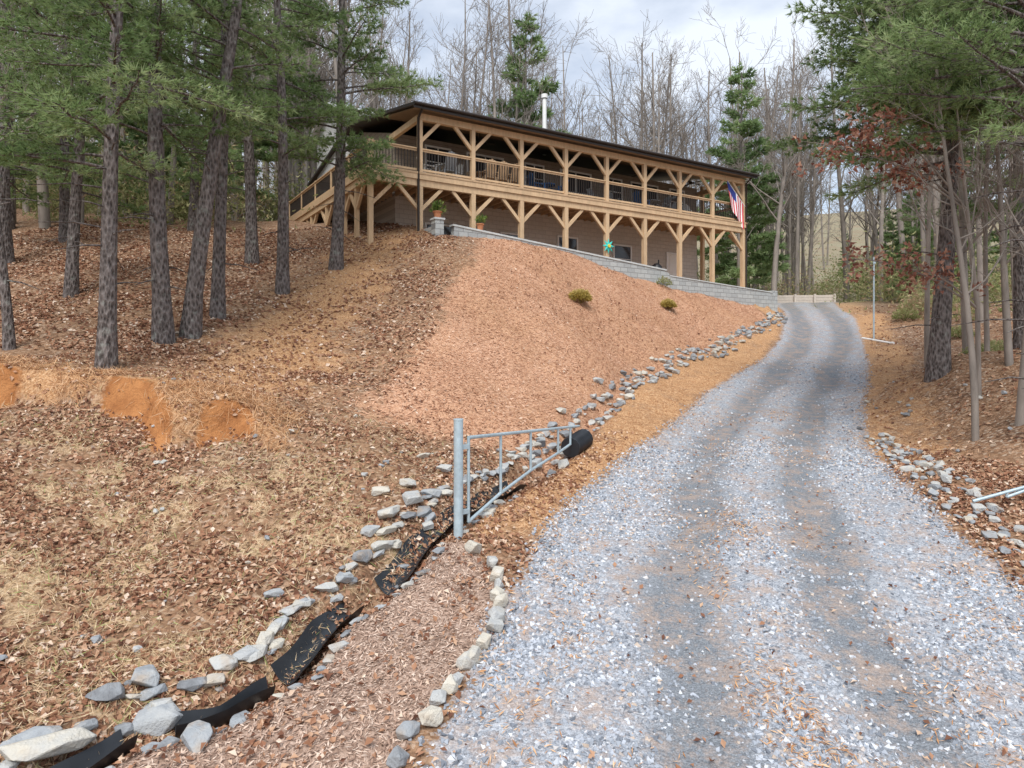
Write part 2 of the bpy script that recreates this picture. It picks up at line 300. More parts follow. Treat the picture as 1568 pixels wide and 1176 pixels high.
def stones(name,N,box,dens,smin,smax,near):
    x,y=samp(N,*box,dens,near);z,Nv=Hn(x,y);n_=len(x)
    o6=np.array([[1,0,0],[-1,0,0],[0,1,0],[0,-1,0],[0,0,.8],[0,0,-.8]],float)
    u,a,b=frame(Nv,.6,n_);sz=smin+(smax-smin)*rng.random(n_)**2
    P=o6[None]*(.65+.7*rng.random((n_,6,3)))+rng.normal(size=(n_,6,3))*.22;P*=sz[:,None,None]
    V=P[:,:,0,None]*a[:,None]+P[:,:,1,None]*b[:,None]+P[:,:,2,None]*u[:,None]+(np.c_[x,y,z]+Nv*sz[:,None]*.25)[:,None]
    F=np.array([[0,2,4],[2,1,4],[1,3,4],[3,0,4],[2,0,5],[1,2,5],[3,1,5],[0,3,5]])
    o=B();o.add(V.reshape(-1,3),(F[None]+np.arange(n_)[:,None,None]*6).reshape(-1,3),0,np.repeat(rng.random(n_),6));o.build(name,[STN])
def d_st(x,y):
    a,b,mid=masks(x,y);return np.clip((a[:,0]-.15)*1.5,0,1)*np.clip(1-1.0*b[:,0],.08,1)*(.2+.8*sst((vn(x*1.3,y*1.3,61)-.25)/.3))*(1-.5*sst((y-13)/6))
stones('gravel',160000,(-1.5,7.2,4.6,15),d_st,.012,.033,.5)
stones('gravel',40000,(1.5,14,13,27),d_st,.02,.038,0)

# ---------------------------------------------------------------- rocks
import bmesh
def hull(seed):
    r=np.random.default_rng(seed);p=r.uniform(-1,1,size=(20,3));p/=(np.abs(p)**3.2).sum(1)[:,None]**(1/3.2)
    p*=np.array([1,.74,.6])*.9*(.88+.2*r.random((20,1)))
    bm=bmesh.new();[bm.verts.new(q) for q in p];o=bmesh.ops.convex_hull(bm,input=bm.verts)
    bmesh.ops.delete(bm,geom=[g for g in bm.verts if not g.link_faces],context='VERTS')
    bmesh.ops.dissolve_limit(bm,angle_limit=.35,verts=bm.verts,edges=bm.edges)
    bmesh.ops.bevel(bm,geom=list(bm.edges),offset=.035,segments=1,affect='EDGES')
    bmesh.ops.triangulate(bm,faces=bm.faces);bm.verts.index_update()
    V=np.array([v.co[:] for v in bm.verts]);F=np.array([[v.index for v in f.verts] for f in bm.faces]);bm.free();return V,F
HU=[hull(i) for i in range(18)]
t=NT('field_stone');tn=t.attr('tone').outputs['Fac'];n1=t.noise(7,8).outputs[0];n2=t.noise(40,4).outputs[0]
cc=t.ramp(t.math('ADD',t.math('MULTIPLY',tn,.55),t.math('MULTIPLY',n1,.5)),[(.2,(.19,.195,.205)),(.42,(.33,.35,.37)),(.6,(.46,.465,.455)),(.8,(.57,.53,.45)),(.95,(.72,.69,.64))])
cc=t.mix(t.ramp(t.noise(3,3).outputs[0],[(.56,0.),(.7,.5)]),cc,(.42,.3,.19))
ROCK=t.pbsdf(cc,.9,0,t.bump(t.math('ADD',n1,n2),.8,.02),.2)
def rock(o,x,y,size,sink=.3,tone=None,flat=1,rz=None,ext=(1,1)):
    V,F=HU[random.randrange(18)];rz=random.uniform(0,6.28) if rz is None else rz
    v=V*size*np.array([ext[0],ext[1],flat]);ti=random.gauss(0,.2);v=np.c_[v[:,0],v[:,1]*math.cos(ti)-v[:,2]*math.sin(ti),v[:,1]*math.sin(ti)+v[:,2]*math.cos(ti)]
    c,s=math.cos(rz),math.sin(rz)
    v=np.c_[v[:,0]*c-v[:,1]*s,v[:,0]*s+v[:,1]*c,v[:,2]]
    o.add(v+np.array([x,y,h1(x,y)+size*.5*flat*(1-sink)]),F,0,random.random() if tone is None else tone)
def along(P,step,jit,smin,smax,name,o=None,fl=(.6,1.1)):
    own=o is None;o=o or B()
    for a,b in zip(P[:-1],P[1:]):
        a=np.array(a);b=np.array(b);L=np.linalg.norm(b-a);k=max(1,int(L/step))
        for i in range(k):
            p=a+(b-a)*(i+random.random()*.5)/k+np.array([random.gauss(0,jit),random.gauss(0,jit)])
            rock(o,p[0],p[1],random.uniform(smin,smax),flat=random.uniform(*fl),rz=math.atan2(b[1]-a[1],b[0]-a[0])+random.gauss(0,.35),ext=(random.uniform(.95,1.3),1))
    if own:o.build(name,[ROCK])
    return o
along(BED,.2,.03,.105,.165,'stone_edging',fl=(1.0,1.4))
o=B()
DL=[(p[0]-.36,p[1]+.13) for p in DITCH if p[1]<13.8];DR=[(p[0]+.33,p[1]-.13) for p in DITCH if p[1]<12]
along(DL,.17,.05,.10,.17,'',o=o,fl=(.55,.95));along(DL,.35,.2,.05,.13,'',o=o);along(DR,.18,.04,.07,.13,'',o=o,fl=(.5,.9))
rock(o,-3.85,5.6,.36,.3,.85,.5,.5,(1.2,.9));rock(o,-3.2,6.15,.24,.3,.45,.7);rock(o,-3.45,6.4,.2,.3,.4);rock(o,-2.65,5.75,.2,.3,.35,.8)
for q in [(-1.75,9.6,.22,.75),(-1.45,9.95,.24,.6),(-1.6,10.4,.19,.85),(-1.2,10.2,.19,.4),(-1.95,10.1,.16,.9),(-1.1,11.1,.16,.6),(-1.5,11.6,.14,.9),(-1.2,9.7,.16,.7),(-1.9,9.2,.17,.5),(-1.6,9.15,.16,.8)]: rock(o,q[0],q[1],q[2],.2,q[3],.7)
o.build('ditch_stones',[ROCK])
o=B()
UP=[(.35,12.6),(1.2,14.6),(2.1,16.7),(3.6,20.3),(5.2,23.2),(7.2,26),(9.6,29.2),(12.2,32.2),(13.7,34.3)]
for off in (-.22,0,.25): along([(p[0]+off,p[1]-.2*off) for p in UP],.25,.12,.07,.19,'',o=o)
o.build('roadside_rock_border',[ROCK])
o=B()
for off in (-.15,.1,.35): along([(8.2+off,15.5),(7.4+off,12.4),(6.95+off,10.8),(6.85+off,9.4),(6.85+off,8.2)],.18,.09,.06,.13,'',o=o)
for i in range(30): rock(o,random.uniform(7.5,11),random.uniform(10,20),random.uniform(.05,.12))
o.build('loose_stones',[ROCK])
o=B()
for i in range(60):
    xx=random.uniform(-6,0);y_=random.uniform(5.5,13)
    if xx<dl_(y_)-.3: rock(o,xx,y_,random.uniform(.03,.08))
o.build('scattered_stones',[ROCK])

# ---------------------------------------------------------------- drain liner and gates
BLK=mat('black_plastic',(.02,.023,.028),.4,.3,6,.3,spec=.5)
e=empty('black_ditch_liner')
def liner(P,hw,name):
    b=B();P=np.array(P);L=np.r_[0,np.cumsum(np.linalg.norm(np.diff(P,axis=0),axis=1))];q=np.arange(0,L[-1],.08)
    px=np.interp(q,L,P[:,0]);py=np.interp(q,L,P[:,1]);pz=H(px,py);pz=np.convolve(np.pad(pz,2,'edge'),np.ones(5)/5,'valid')
    T=np.gradient(np.c_[px,py],axis=0);T/=np.linalg.norm(T,axis=1)[:,None];Sd=np.c_[-T[:,1],T[:,0]]
    us=np.linspace(-1,1,9);V=[]
    for i in range(len(q)):
        for u in us:
            w=hw*(1+.06*math.sin(q[i]*5+u));V.append((px[i]+Sd[i,0]*u*w,py[i]+Sd[i,1]*u*w,pz[i]+.03+(abs(u)**1.8)*(.17+.02*math.sin(q[i]*7+2*u))))
    I=(np.arange(len(q)-1)[:,None]*9+np.arange(8)[None]).ravel();b.add(V,np.c_[I,I+1,I+10,I+9])
    b.build(name,[BLK],True,e)
liner([(-4.1,4.7),(-3.62,5.35),(-3.3,5.9)],.13,'liner_lower')
liner([(-3.0,6.08),(-2.66,6.26),(-2.3,6.7)],.09,'liner_link')
liner([(-2.24,6.8),(-2.1,7.7),(-1.85,8.1)],.17,'liner_mid')
liner([(-1.55,8.55),(-1.25,9.3),(-.88,9.85),(-.25,11),(.1,11.7)],.2,'liner_upper')
b=B();q=np.linspace(0,1,30)[:,None];pp=np.array([1.15,13.5,0])+q*np.array([.35,.7,0]);pp[:,2]=h1(1.3,13.8)+.2+.1*q[:,0];b.tube(pp,.2*(1+.05*np.sign(np.sin(q[:,0]*60))),14,cap=True);b.build('pipe_end',[BLK],True,e)
GALV=mat('galvanised_steel',(.45,.55,.6),.5,.2,14,.15,.3,spec=.5)
def gate(name,post,p0,p1,tops,bots,ptop,pbot):
    e=empty(name);b=B();b.tube([(*post,pbot-.4),(*post,ptop)],.065,16,cap=True);b.tube([(*post,ptop),(*post,ptop+.02)],.07,16,cap=True);b.build('gate_post',[GALV],True,e)
    b=B();p0=np.array(p0);p1=np.array(p1)
    P=lambda k,zz:(*(p0+(p1-p0)*k),zz)
    zt=lambda k:tops[0]+(tops[1]-tops[0])*k
    b.tube([P(0,zt(0)),P(1.08,zt(1.08))],.026,10,cap=True)
    ks=[0,.235,.503,.804,.96];zb=bots
    b.tube([P(k,z_) for k,z_ in zip(ks,zb)],.026,10,cap=True)
    for k,z_ in zip(ks,zb): b.tube([P(k,z_),P(k,zt(k))],.022,10)
    b.build('gate_leaf',[GALV],True,e)
    b=B()
    for zz in (tops[0]-.12,bots[0]+.15): b.beam((*post,zz),P(0,zz),.05,.06)
    b.build('hinges',[GALV],False,e)
gate('metal_farm_gate',(-.73,9.3),(-.6,9.42),(1.22,13.6),(-1.1,-1.37),[-2.26,-2.06,-1.9,-1.78,-1.7],-.85,-2.35)
zb=h1(8.9,10.2)
gate('metal_farm_gate',(11.6,10.0),(11.45,10.02),(7.4,10.45),(zb+1.2,h1(7.4,10.6)+.2),[zb+.15,zb+.2,zb+.22,h1(8.2,10.5)+.28,h1(7.5,10.5)+.17],zb+1.4,zb)
b=B();zz=h1(7.9,10.0);b.tube([(7.75,9.9,zz+.12),(8.4,10.15,zz+.14)],.14,14,cap=True);b.tube([(7.75,9.9,zz+.12),(7.79,9.915,zz+.12)],.165,14,cap=True);b.build('black_plastic_culvert_end',[BLK],True)

# ---------------------------------------------------------------- house
WOOD=mat('cedar_timber',(.62,.44,.27),.7,.2,9,.25,stretch=(1,1,.25))
WOOD2=mat('deck_joist_wood',(.52,.36,.22),.75,.22,9,.2)
t=NT('upper_siding');wz=t.node('ShaderNodeSeparateXYZ',{0:t.obj()}).outputs[2];fr=t.math('FRACT',t.math('MULTIPLY',wz,5.5))
SID=t.pbsdf(t.mix(t.ramp(fr,[(0,1.),(.12,0.)]),t.ramp(t.noise(4).outputs[0],[(.3,(.26,.22,.18)),(.7,(.33,.28,.235))]),(.09,.07,.06)),.8,0,t.bump(fr,.6,.02))
def blockmat(name,c,c2,bw,bh,mort):
    t=NT(name);br=t.node('ShaderNodeTexBrick',{'Vector':t.mapping((1,1,1),None,(math.radians(90),0,0)),'Color1':c,'Color2':c2,'Mortar':mort,'Scale':1.0,'Mortar Size':.01,'Brick Width':bw,'Row Height':bh})
    nn=t.noise(14,6).outputs[0];col=t.mix(t.math('MULTIPLY',nn,.5),br.outputs[0],c3(c,.6),'MULTIPLY')
    return t.pbsdf(t.mix(.35,br.outputs[0],col),.9,0,t.bump(t.math('ADD',t.math('MULTIPLY',br.outputs[1],-1.),nn),.7,.025),.2)
BLOCKW=blockmat('tan_block',(.62,.57,.51),(.56,.515,.46),.4,.2,(.46,.42,.37))
RWALL=blockmat('grey_split_block',(.52,.54,.53),(.42,.44,.44),.4,.2,(.27,.27,.27))
DARK=mat('dark_brown_metal',(.05,.04,.035),.45,.15,8,.05,.3)
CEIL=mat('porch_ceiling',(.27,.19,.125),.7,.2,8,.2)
WHITE=mat('white_trim',(.8,.8,.78),.5,.05,5,.05)
LGREY=mat('light_grey_siding',(.58,.58,.58),.7,.1,5,.1)
GLASS=mat('window_glass',(.03,.035,.045),.08,.1,1,0,spec=.8)
DOORM=mat('cream_door',(.78,.75,.70),.5,.06,5,.05)
HE=empty('timber_porch_house',(O[0],O[1],0),math.atan2(D[1],D[0]))
Ls=18.63;bay=Ls/8;zf=7.18;tw=3.0
b=B();b.mm((.2,tw,3.0),(18.4,12,6.95));b.build('lower_walls',[BLOCKW],False,HE)
b=B();b.mm((.2,tw,6.95),(18.4,12,9.6))
for s_ in (.2,18.3): b.add([(s_,tw,9.6),(s_,12,9.6),(s_,7,10.75),(s_+.1,tw,9.6),(s_+.1,12,9.6),(s_+.1,7,10.75)],[[0,2,1],[3,4,5]]);
b.build('upper_walls',[SID],False,HE)
b=B()
rt=lambda tt:9.62+.19*(tt+.55)
b.beam((9.3,-.55,9.62),(9.3,7,rt(7)),19.6,.12);b.beam((9.3,7,rt(7)),(9.3,14.4,9.66),19.6,.12)
b.mm((-.5,-.60,9.46),(19.1,-.56,9.70));b.build('roof',[DARK],False,HE)
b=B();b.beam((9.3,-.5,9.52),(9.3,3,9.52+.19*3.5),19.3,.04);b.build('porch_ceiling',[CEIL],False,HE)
b=B();b.tube([(-.5,-.66,9.62),(19.1,-.66,9.62)],.06,8,cap=True)
for s_,tt in ((-.12,-.12),(18.75,-.12)): b.tube([(s_,-.62,9.58),(s_,-.14,9.25),(s_,-.14,6.0),(s_,-.14,3.3)],.05,8)
b.build('gutter_and_downspouts',[DARK],True,HE)
b=B();b.mm((-.3,8.0,9.7),(5,13,11.9));b.add([(-.3,8,11.9),(-.3,13,11.9),(-.3,10.5,13.0),(5,8,11.9),(5,13,11.9),(5,10.5,13.0)],[[0,2,1],[3,4,5]]);b.build('upper_gable',[LGREY],False,HE)
b=B();b.beam((2.3,7.6,11.8),(2.3,10.5,13.12),6,.1);b.beam((2.3,13.4,11.8),(2.3,10.5,13.12),6,.1);b.build('upper_gable_roof',[LGREY],False,HE)
b=B();b.tube([(9.3,5,10.6),(9.3,5,13.5)],.11,14,cap=True);b.tube([(9.3,5,13.55),(9.3,5,13.75)],.17,14,cap=True);b.build('chimney_flue',[WHITE],True,HE)
posts=[i*bay for i in range(9)]
b=B()
for i,s_ in enumerate(posts):
    b.mm((s_-.085,-.085,zf),(s_+.085,.085,9.22));b.mm((s_-.095,-.095,2.4 if i>6 else 3.0),(s_+.095,.095,6.64))
    for sg in (-1,1):
        if 0<=s_+sg*.8<=Ls: b.beam((s_+sg*.05,0,8.42),(s_+sg*.84,0,9.26),.11,.13)
        if s_+sg*.9<=Ls: b.beam((s_+sg*.06,0,5.76),(s_+sg*.94,0,6.66),.11,.13)
for tt in (1.5,3.0,5.4,7.8,10.2,12.6):
    b.mm((-2.08,tt-.08,2.6),(-1.92,tt+.08,6.7))
    for sg in (-1,1): b.beam((-2,tt+sg*.05,5.85),(-2,tt+sg*.85,6.66),.11,.13)
b.mm((-2.09,-.09,2.6),(-1.91,.09,zf+1.0));b.beam((-1.95,0,5.78),(-1.1,0,6.66),.11,.13)
b.beam((Ls,.05,8.45),(Ls,.8,9.3),.11,.13);b.beam((Ls,.05,5.8),(Ls,.9,6.66),.11,.13)
b.mm((Ls-.085,tw-.3,2.6),(Ls+.085,tw-.1,9.7))
b.mm((-.02,-.10,9.223),(Ls+.1,.10,9.47));b.mm((Ls-.08,.1,9.22),(Ls+.08,tw+.3,9.45));b.mm((-.08,.1,9.22),(.08,tw,9.45))
b.build('timber_posts_and_braces',[WOOD],False,HE)
b=B();b.mm((-2.1,-.1,6.643),(Ls+.1,.1,6.897));b.mm((-2.1,-.16,6.9),(Ls+.16,-.11,7.16));b.mm((-2.16,-.16,6.9),(-2.11,14,7.16));b.mm((Ls+.11,-.105,6.9),(Ls+.16,tw,7.16));b.mm((-2.1,.1,6.643),(-1.9,14,6.897))
b.build('deck_beams',[WOOD],False,HE)
b=B()
for i in range(47): b.mm((-2.0+i*.44,-.1,6.9),(-1.95+i*.44,tw-.02,7.09))
for i in range(24): b.mm((-2.09,3.2+i*.45,6.9),(.15,3.25+i*.45,7.09))
for i in range(22): b.mm((-2.12,-.18+i*.145,7.1),(Ls+.18,-.18+i*.145+.138,zf))
for i in range(76): b.mm((-2.12,3.0+.145*i,7.1),(.15,3.0+.145*i+.138,zf))
b.build('deck_boards',[WOOD2],False,HE)
b=B();bb=B()
def rail(p,q):
    p=np.array(p,float);q=np.array(q,float);L=np.linalg.norm(q-p)
    b.beam((*p,zf+.93),(*q,zf+.93),.13,.045);b.beam((*p,zf+.87),(*q,zf+.87),.04,.07);b.beam((*p,zf+.12),(*q,zf+.12),.04,.08)
    for i in range(int(L/.125)):
        r=p+(q-p)*(i+.5)*.125/L;bb.mm((r[0]-.013,r[1]-.013,zf+.15),(r[0]+.013,r[1]+.013,zf+.84))
rail((-1.95,0),(-.085,0))
for i in range(8): rail((posts[i]+.085,0),(posts[i+1]-.085,0))
rail((Ls,.09),(Ls,tw-.3));rail((-2,.1),(-2,14))
for tt in np.arange(2.4,14.1,2.4): b.mm((-2.05,tt-.05,zf),(-1.95,tt+.05,zf+1.0))
b.build('deck_rails',[WOOD],False,HE);bb.build('deck_balusters',[DARK],False,HE)
fr=B();gl=B();dr=B()
def win(s_,z0,z1,w,div=1,t0=tw):
    gl.mm((s_-w/2,t0-.03,z0),(s_+w/2,t0-.01,z1))
    k=.08
    fr.mm((s_-w/2-k,t0-.07,z0-k),(s_-w/2,t0-.004,z1+k));fr.mm((s_+w/2,t0-.07,z0-k),(s_+w/2+k,t0-.004,z1+k))
    fr.mm((s_-w/2,t0-.07,z1),(s_+w/2,t0-.004,z1+k));fr.mm((s_-w/2,t0-.07,z0-k),(s_+w/2,t0-.004,z0))
    for i in range(1,div): q=s_-w/2+w*i/div;fr.mm((q-.025,t0-.06,z0),(q+.025,t0-.031,z1))
    fr.mm((s_-w/2,t0-.055,(z0+z1)/2-.02),(s_+w/2,t0-.033,(z0+z1)/2+.02))
win(2.4,4.4,5.85,1.5,2);win(9.3,4.6,5.95,1.1,2);win(12.85,4.5,5.85,1.1,1);win(6.0,4.6,5.8,1.0,1)
for s_,w,z0 in ((2.2,1.1,8.0),(4.6,1.8,7.25),(7.3,1.0,8.0),(9.8,1.8,7.25),(12.2,1.1,8.0),(14.4,1.8,7.25),(16.8,1.0,8.0)): win(s_,z0,9.25,w,2)
dr.mm((16.1,tw-.05,3.52),(17.05,tw-.004,5.7));dr.mm((16.2,tw-.065,4.7),(16.95,tw-.051,5.6));dr.mm((16.2,tw-.065,3.7),(16.95,tw-.051,4.5))
fr.mm((16.0,tw-.08,3.5),(16.09,tw-.003,5.8));fr.mm((17.06,tw-.08,3.5),(17.15,tw-.003,5.8));fr.mm((16.09,tw-.08,5.71),(17.06,tw-.003,5.8))
fr.build('window_frames',[WHITE],False,HE);gl.build('window_glass',[GLASS],False,HE);dr.build('basement_door',[DOORM],False,HE)
b=B()
for s_ in (3.5,8.1,12.8,16.3):
    b.tube([(s_,1.5,9.8),(s_,1.5,9.35)],.025,8);b.tube([(s_,1.5,9.38),(s_,1.5,9.25)],.1,12,cap=True)
    for k in range(5):
        a=k*2*math.pi/5+s_;b.beam((s_+.12*math.cos(a),1.5+.12*math.sin(a),9.31),(s_+.7*math.cos(a),1.5+.7*math.sin(a),9.31),.13,.015)
b.build('ceiling_fans',[DARK],False,HE)
def chair(s_,t_,m,rz,name='deck_chair'):
    b=B()
    b.mm((-.26,-.25,.38),(.26,.25,.43))
    for x_ in (-.25,.25):
        for y_ in (-.22,.24): b.mm((x_-.03,y_-.03,0),(x_+.03,y_+.03,.62 if y_<0 else .45))
        b.mm((x_-.05,-.28,.62),(x_+.05,.3,.65))
    for i in range(5): b.beam((-.2+i*.1,.24,.42),(-.2+i*.1,.4,1.05+.04*(2-abs(i-2))),.085,.02)
    o=b.build(name,[m]);o.rotation_euler=(0,0,rz+math.atan2(D[1],D[0]));p=O+D*s_+Nn*t_;o.location=(p[0],p[1],zf);return o
BLU=mat('blue_paint',(.05,.15,.38),.5,.1,6,.05);GRN=mat('grey_chair',(.3,.32,.34),.6,.1,6,.05)
def table(s_,t_,m,r=.5,h=.74,rect=None):
    b=B()
    if rect: b.mm((-rect/2,-.4,h-.04),(rect/2,.4,h));[b.mm((x_-.04,y_-.04,0),(x_+.04,y_+.04,h-.04)) for x_ in (-rect/2+.08,rect/2-.08) for y_ in (-.33,.33)];b.mm((-rect/2+.1,-.02,.25),(rect/2-.1,.02,.3))
    else:
        b.tube([(0,0,h-.035),(0,0,h)],r,24,cap=True);b.tube([(0,0,0),(0,0,h-.03)],.04,8)
        for k in range(4): b.beam((0,0,.1),(.35*math.cos(k*1.57+.4),.35*math.sin(k*1.57+.4),.02),.05,.04)
    o=b.build('patio_table',[m]);p=O+D*s_+Nn*t_;o.location=(p[0],p[1],zf);o.rotation_euler=(0,0,math.atan2(D[1],D[0]))
table(1.6,1.2,WHITE);chair(.9,1.2,WHITE,1.57);chair(2.2,1.5,WHITE,-1.3);chair(1.5,.6,GRN,3.1)
table(4.0,1.3,WOOD,rect=1.8);
for q,r in ((3.4,3.14),(4.0,3.1),(4.6,3.2)): chair(q,.65,WOOD,r)
for q in (3.5,4.4): chair(q,2.0,WOOD,0)
table(6.9,1.3,BLU,.4);chair(6.3,1.2,BLU,1.5);chair(7.5,1.2,BLU,-1.5)
chair(10,1.6,GRN,.2);chair(11,1.6,GRN,-.2);table(13.3,1.3,GRN,.5);chair(12.6,1.2,BLU,1.5);chair(14,1.2,GRN,-1.5);chair(16.5,1.6,WHITE,0)
# flag
fm=[mat('flag_red',(.6,.05,.07),.7,.1,9,.05),mat('flag_white',(.85,.85,.85),.7,.05,9,.05),mat('flag_blue',(.04,.06,.28),.7,.1,9,.05)]
e=empty('american_flag')
b=B();fu,fv=26,26;fx=np.linspace(0,1,fu+1);fz=np.linspace(0,1,fv+1)
P0=np.array([*(O+D*(Ls-.05)+Nn*-.2),8.0]);P1=P0+np.array([-1.15,-.55,1.3]);V=[]
for j in fz:
    for i in fx:
        top=P0+(P1-P0)*(.99-.9*j)
        fold=.07*math.sin(j*12+i*2)*(.3+i)
        V.append(top+np.array([.2*i*(1-j),-fold,-1.35*i-.02]))
F=[];MI=[]
for j in range(fv):
    for i in range(fu):
        a=j*(fu+1)+i;F.append([a,a+1,a+fu+2,a+fu+1])
        MI.append(2 if (j<14 and i<10) else (j//2)%2)
b.add(V,F,np.array(MI));b.build('flag_cloth',fm,True,e)
b=B();b.tube([P0,P1],.018,8,cap=True);b.build('flag_pole',[WHITE],True,e)
# retaining wall
def lw(s_,t_): p=O+D*s_+Nn*t_;return p[0],p[1]
e=empty('block_retaining_wall',(O[0],O[1],0),math.atan2(D[1],D[0]))
def wseg(b,s0,s1,z0,z1,base0,base1,t0=-1.35,t1=-1.1):
    b.add([(s0,t0,base0),(s1,t0,base1),(s1,t1,base1),(s0,t1,base0),(s0,t0,z0),(s1,t0,z1),(s1,t1,z1),(s0,t1,z0)],[[0,3,2,1],[4,5,6,7],[0,1,5,4],[1,2,6,5],[2,3,7,6],[3,0,4,7]])
b=B();wseg(b,.8,11.7,4.98,4.02,2.5,2.5);wseg(b,11.95,19.3,3.78,3.38,1.8,1.8);wseg(b,11.7,11.95,3.98,3.93,2,2)
b.mm((.0,-1.4,2.5),(.35,-1.05,5.15));b.mm((.05,-1.05,2.5),(.3,5.5,4.95));b.mm((.35,-1.3,2.5),(.8,-1.1,4.6));b.mm((19.3,-1.4,1.5),(19.65,-1.05,3.5));b.mm((19.35,-1.05,1.8),(19.6,2.5,3.42))
b.build('wall_blocks',[RWALL],False,e)
b=B();wseg(b,.75,11.75,5.05,4.09,4.983,4.023,-1.38,-1.07);wseg(b,12.0,19.28,3.83,3.43,3.783,3.383,-1.38,-1.07);b.mm((-.04,-1.44,5.153),(.39,-1.01,5.22))
b.build('cap_stones',[mat('cap_stone',(.56,.58,.57),.85,.15,10,.3)],False,e)
TERR=mat('terracotta',(.52,.22,.11),.8,.15,8,.1)
GREEN=mat_tone('garden_leaf',[(0,(.06,.12,.03)),(.6,(.18,.28,.07)),(1,(.36,.4,.14))],.6,.2)
def tufts(b,c,d,L,w,nb,m,spread,tone):
    N=len(c);dd=np.repeat(d,nb,0);cc=np.repeat(c,nb,0)
    v=dd+rng.normal(size=dd.shape)*spread;v/=np.linalg.norm(v,axis=1)[:,None]
    sw=np.cross(v,rng.normal(size=v.shape));sw/=np.linalg.norm(sw,axis=1)[:,None]+1e-9
    l=L*(.6+.6*rng.random((len(v),1)));V=np.stack([cc-sw*w/2,cc+sw*w/2,cc+v*l],1).reshape(-1,3)
    b.add(V,np.arange(len(V)).reshape(-1,3),m,np.repeat(np.repeat(tone,nb),3))
def plant(name,x_,y_,z_,h=.3,r=.16,n_=60):
    e=empty(name);b=B();q=np.array([[x_,y_,z_],[x_,y_,z_+h*.85],[x_,y_,z_+h*.86],[x_,y_,z_+h]]);b.tube(q,np.array([r*.65,r*.95,r*1.1,r*1.1]),16,cap=True);b.build('pot',[TERR],False,e)
    b=B();c=np.array([x_,y_,z_+h])+rng.normal(size=(n_,3))*[r*.6,r*.6,.09]+[0,0,.14];d=c-np.array([x_,y_,z_+h-.05]);d/=np.linalg.norm(d,axis=1)[:,None]
    tufts(b,c,d,.16,.05,6,0,.5,rng.random(n_));b.build('foliage',[GREEN],False,e)
x_,y_=lw(.18,-1.22);plant('potted_plant',x_,y_,5.22,.26,.17);x_,y_=lw(2.0,-1.22);plant('potted_plant',x_,y_,4.94,.26,.15,25)
b=B();ca=lw(9.3,-.11);
TQ=mat('turquoise_paint',(.06,.62,.55),.5,.1,6,.05);YE=mat('yellow_paint',(.85,.65,.08),.5,.1,6,.05)
dv=np.array([D[0],D[1],0]);cen=np.array([ca[0],ca[1],5.12])-np.array([*Nn,0])*.06
R=[cen+(dv*math.cos(a*math.pi/8)+np.array([0,0,1])*math.sin(a*math.pi/8))*(.36 if a%2==0 else .16) for a in range(16)]
fr_=cen-np.array([*Nn,0])*.05
b.add(R+[fr_],[[i,(i+1)%16,16] for i in range(16)]);b.tube([fr_+np.array([*Nn,0])*.03,fr_-np.array([*Nn,0])*.03],.08,12,1,cap=True);b.build('star_wall_ornament',[TQ,YE])
p=lw(13.4,1.0);b=B();b.tube([(p[0],p[1],3.8),(p[0],p[1],4.0),(p[0],p[1],4.6),(p[0],p[1],4.75)],np.array([.2,.27,.27,.12]),16,cap=True)
for k in range(3): a=k*2.1;b.tube([(p[0]+.2*math.cos(a),p[1]+.2*math.sin(a),3.5),(p[0]+.15*math.cos(a),p[1]+.15*math.sin(a),3.9)],.02,6)
b.tube([(p[0]+.1,p[1],4.65),(p[0]+.1,p[1],4.95)],.04,8,cap=True);b.build('barrel_smoker',[BLK],True)
b=B()
for i in range(6): b.box((21.6,50.6,3.55+i*.2),(4.6,.18,.185),0,-.08,random.random())
for k in range(4): b.box((19.5+k*1.4,50.42-.11*k+.08,4.05),(.14,.14,1.3),0,-.08)
b.build('timber_retaining_wall',[mat('pale_timber',(.68,.6,.53),.8,.15,8,.2)])
b=B();zz=h1(15.9,30);b.tube([(15.9,30,zz-.2),(15.9,30,zz+3.6)],.035,10,cap=True);b.box((15.9,29.95,zz+3.4),(.12,.02,.2));b.build('marker_pole',[GALV])
b=B();b.tube([(15.5,30.2,h1(15.5,30.2)+.04),(15.9,28.6,h1(15.9,28.6)+.04)],.05,10,cap=True);b.tube([(15.9,28.62,h1(15.9,28.6)+.04),(15.92,28.5,h1(15.9,28.6)+.04)],.065,10,cap=True);b.build('white_drain_pipe',[WHITE],True)

# ---------------------------------------------------------------- trees
t=NT('pine_bark');v=t.mapping((1,1,.35));vo=t.vor(21,v);n1=t.noise(14,5,v).outputs[0]
cb=t.ramp(t.math('ADD',t.math('MULTIPLY',vo.outputs['Distance'],.7),t.math('MULTIPLY',n1,.5)),[(.25,(.04,.034,.033)),(.5,(.12,.102,.095)),(.85,(.24,.21,.20))])
cb=t.mix(t.ramp(t.noise(5,4).outputs[0],[(.58,0.),(.7,.55)]),cb,(.30,.32,.29))
BARK=t.pbsdf(cb,.95,0,t.bump(t.math('ADD',vo.outputs['Distance'],n1),1.,.05),.1)
PNEED=mat_tone('pine_needles',[(0,(.11,.17,.065)),(.5,(.25,.35,.145)),(1,(.44,.53,.28))],.6,.45)
GBARK=mat('bare_bark',(.27,.235,.205),.9,.4,5,.3,stretch=(1,1,.3))
def nrm(v): return v/np.linalg.norm(v)
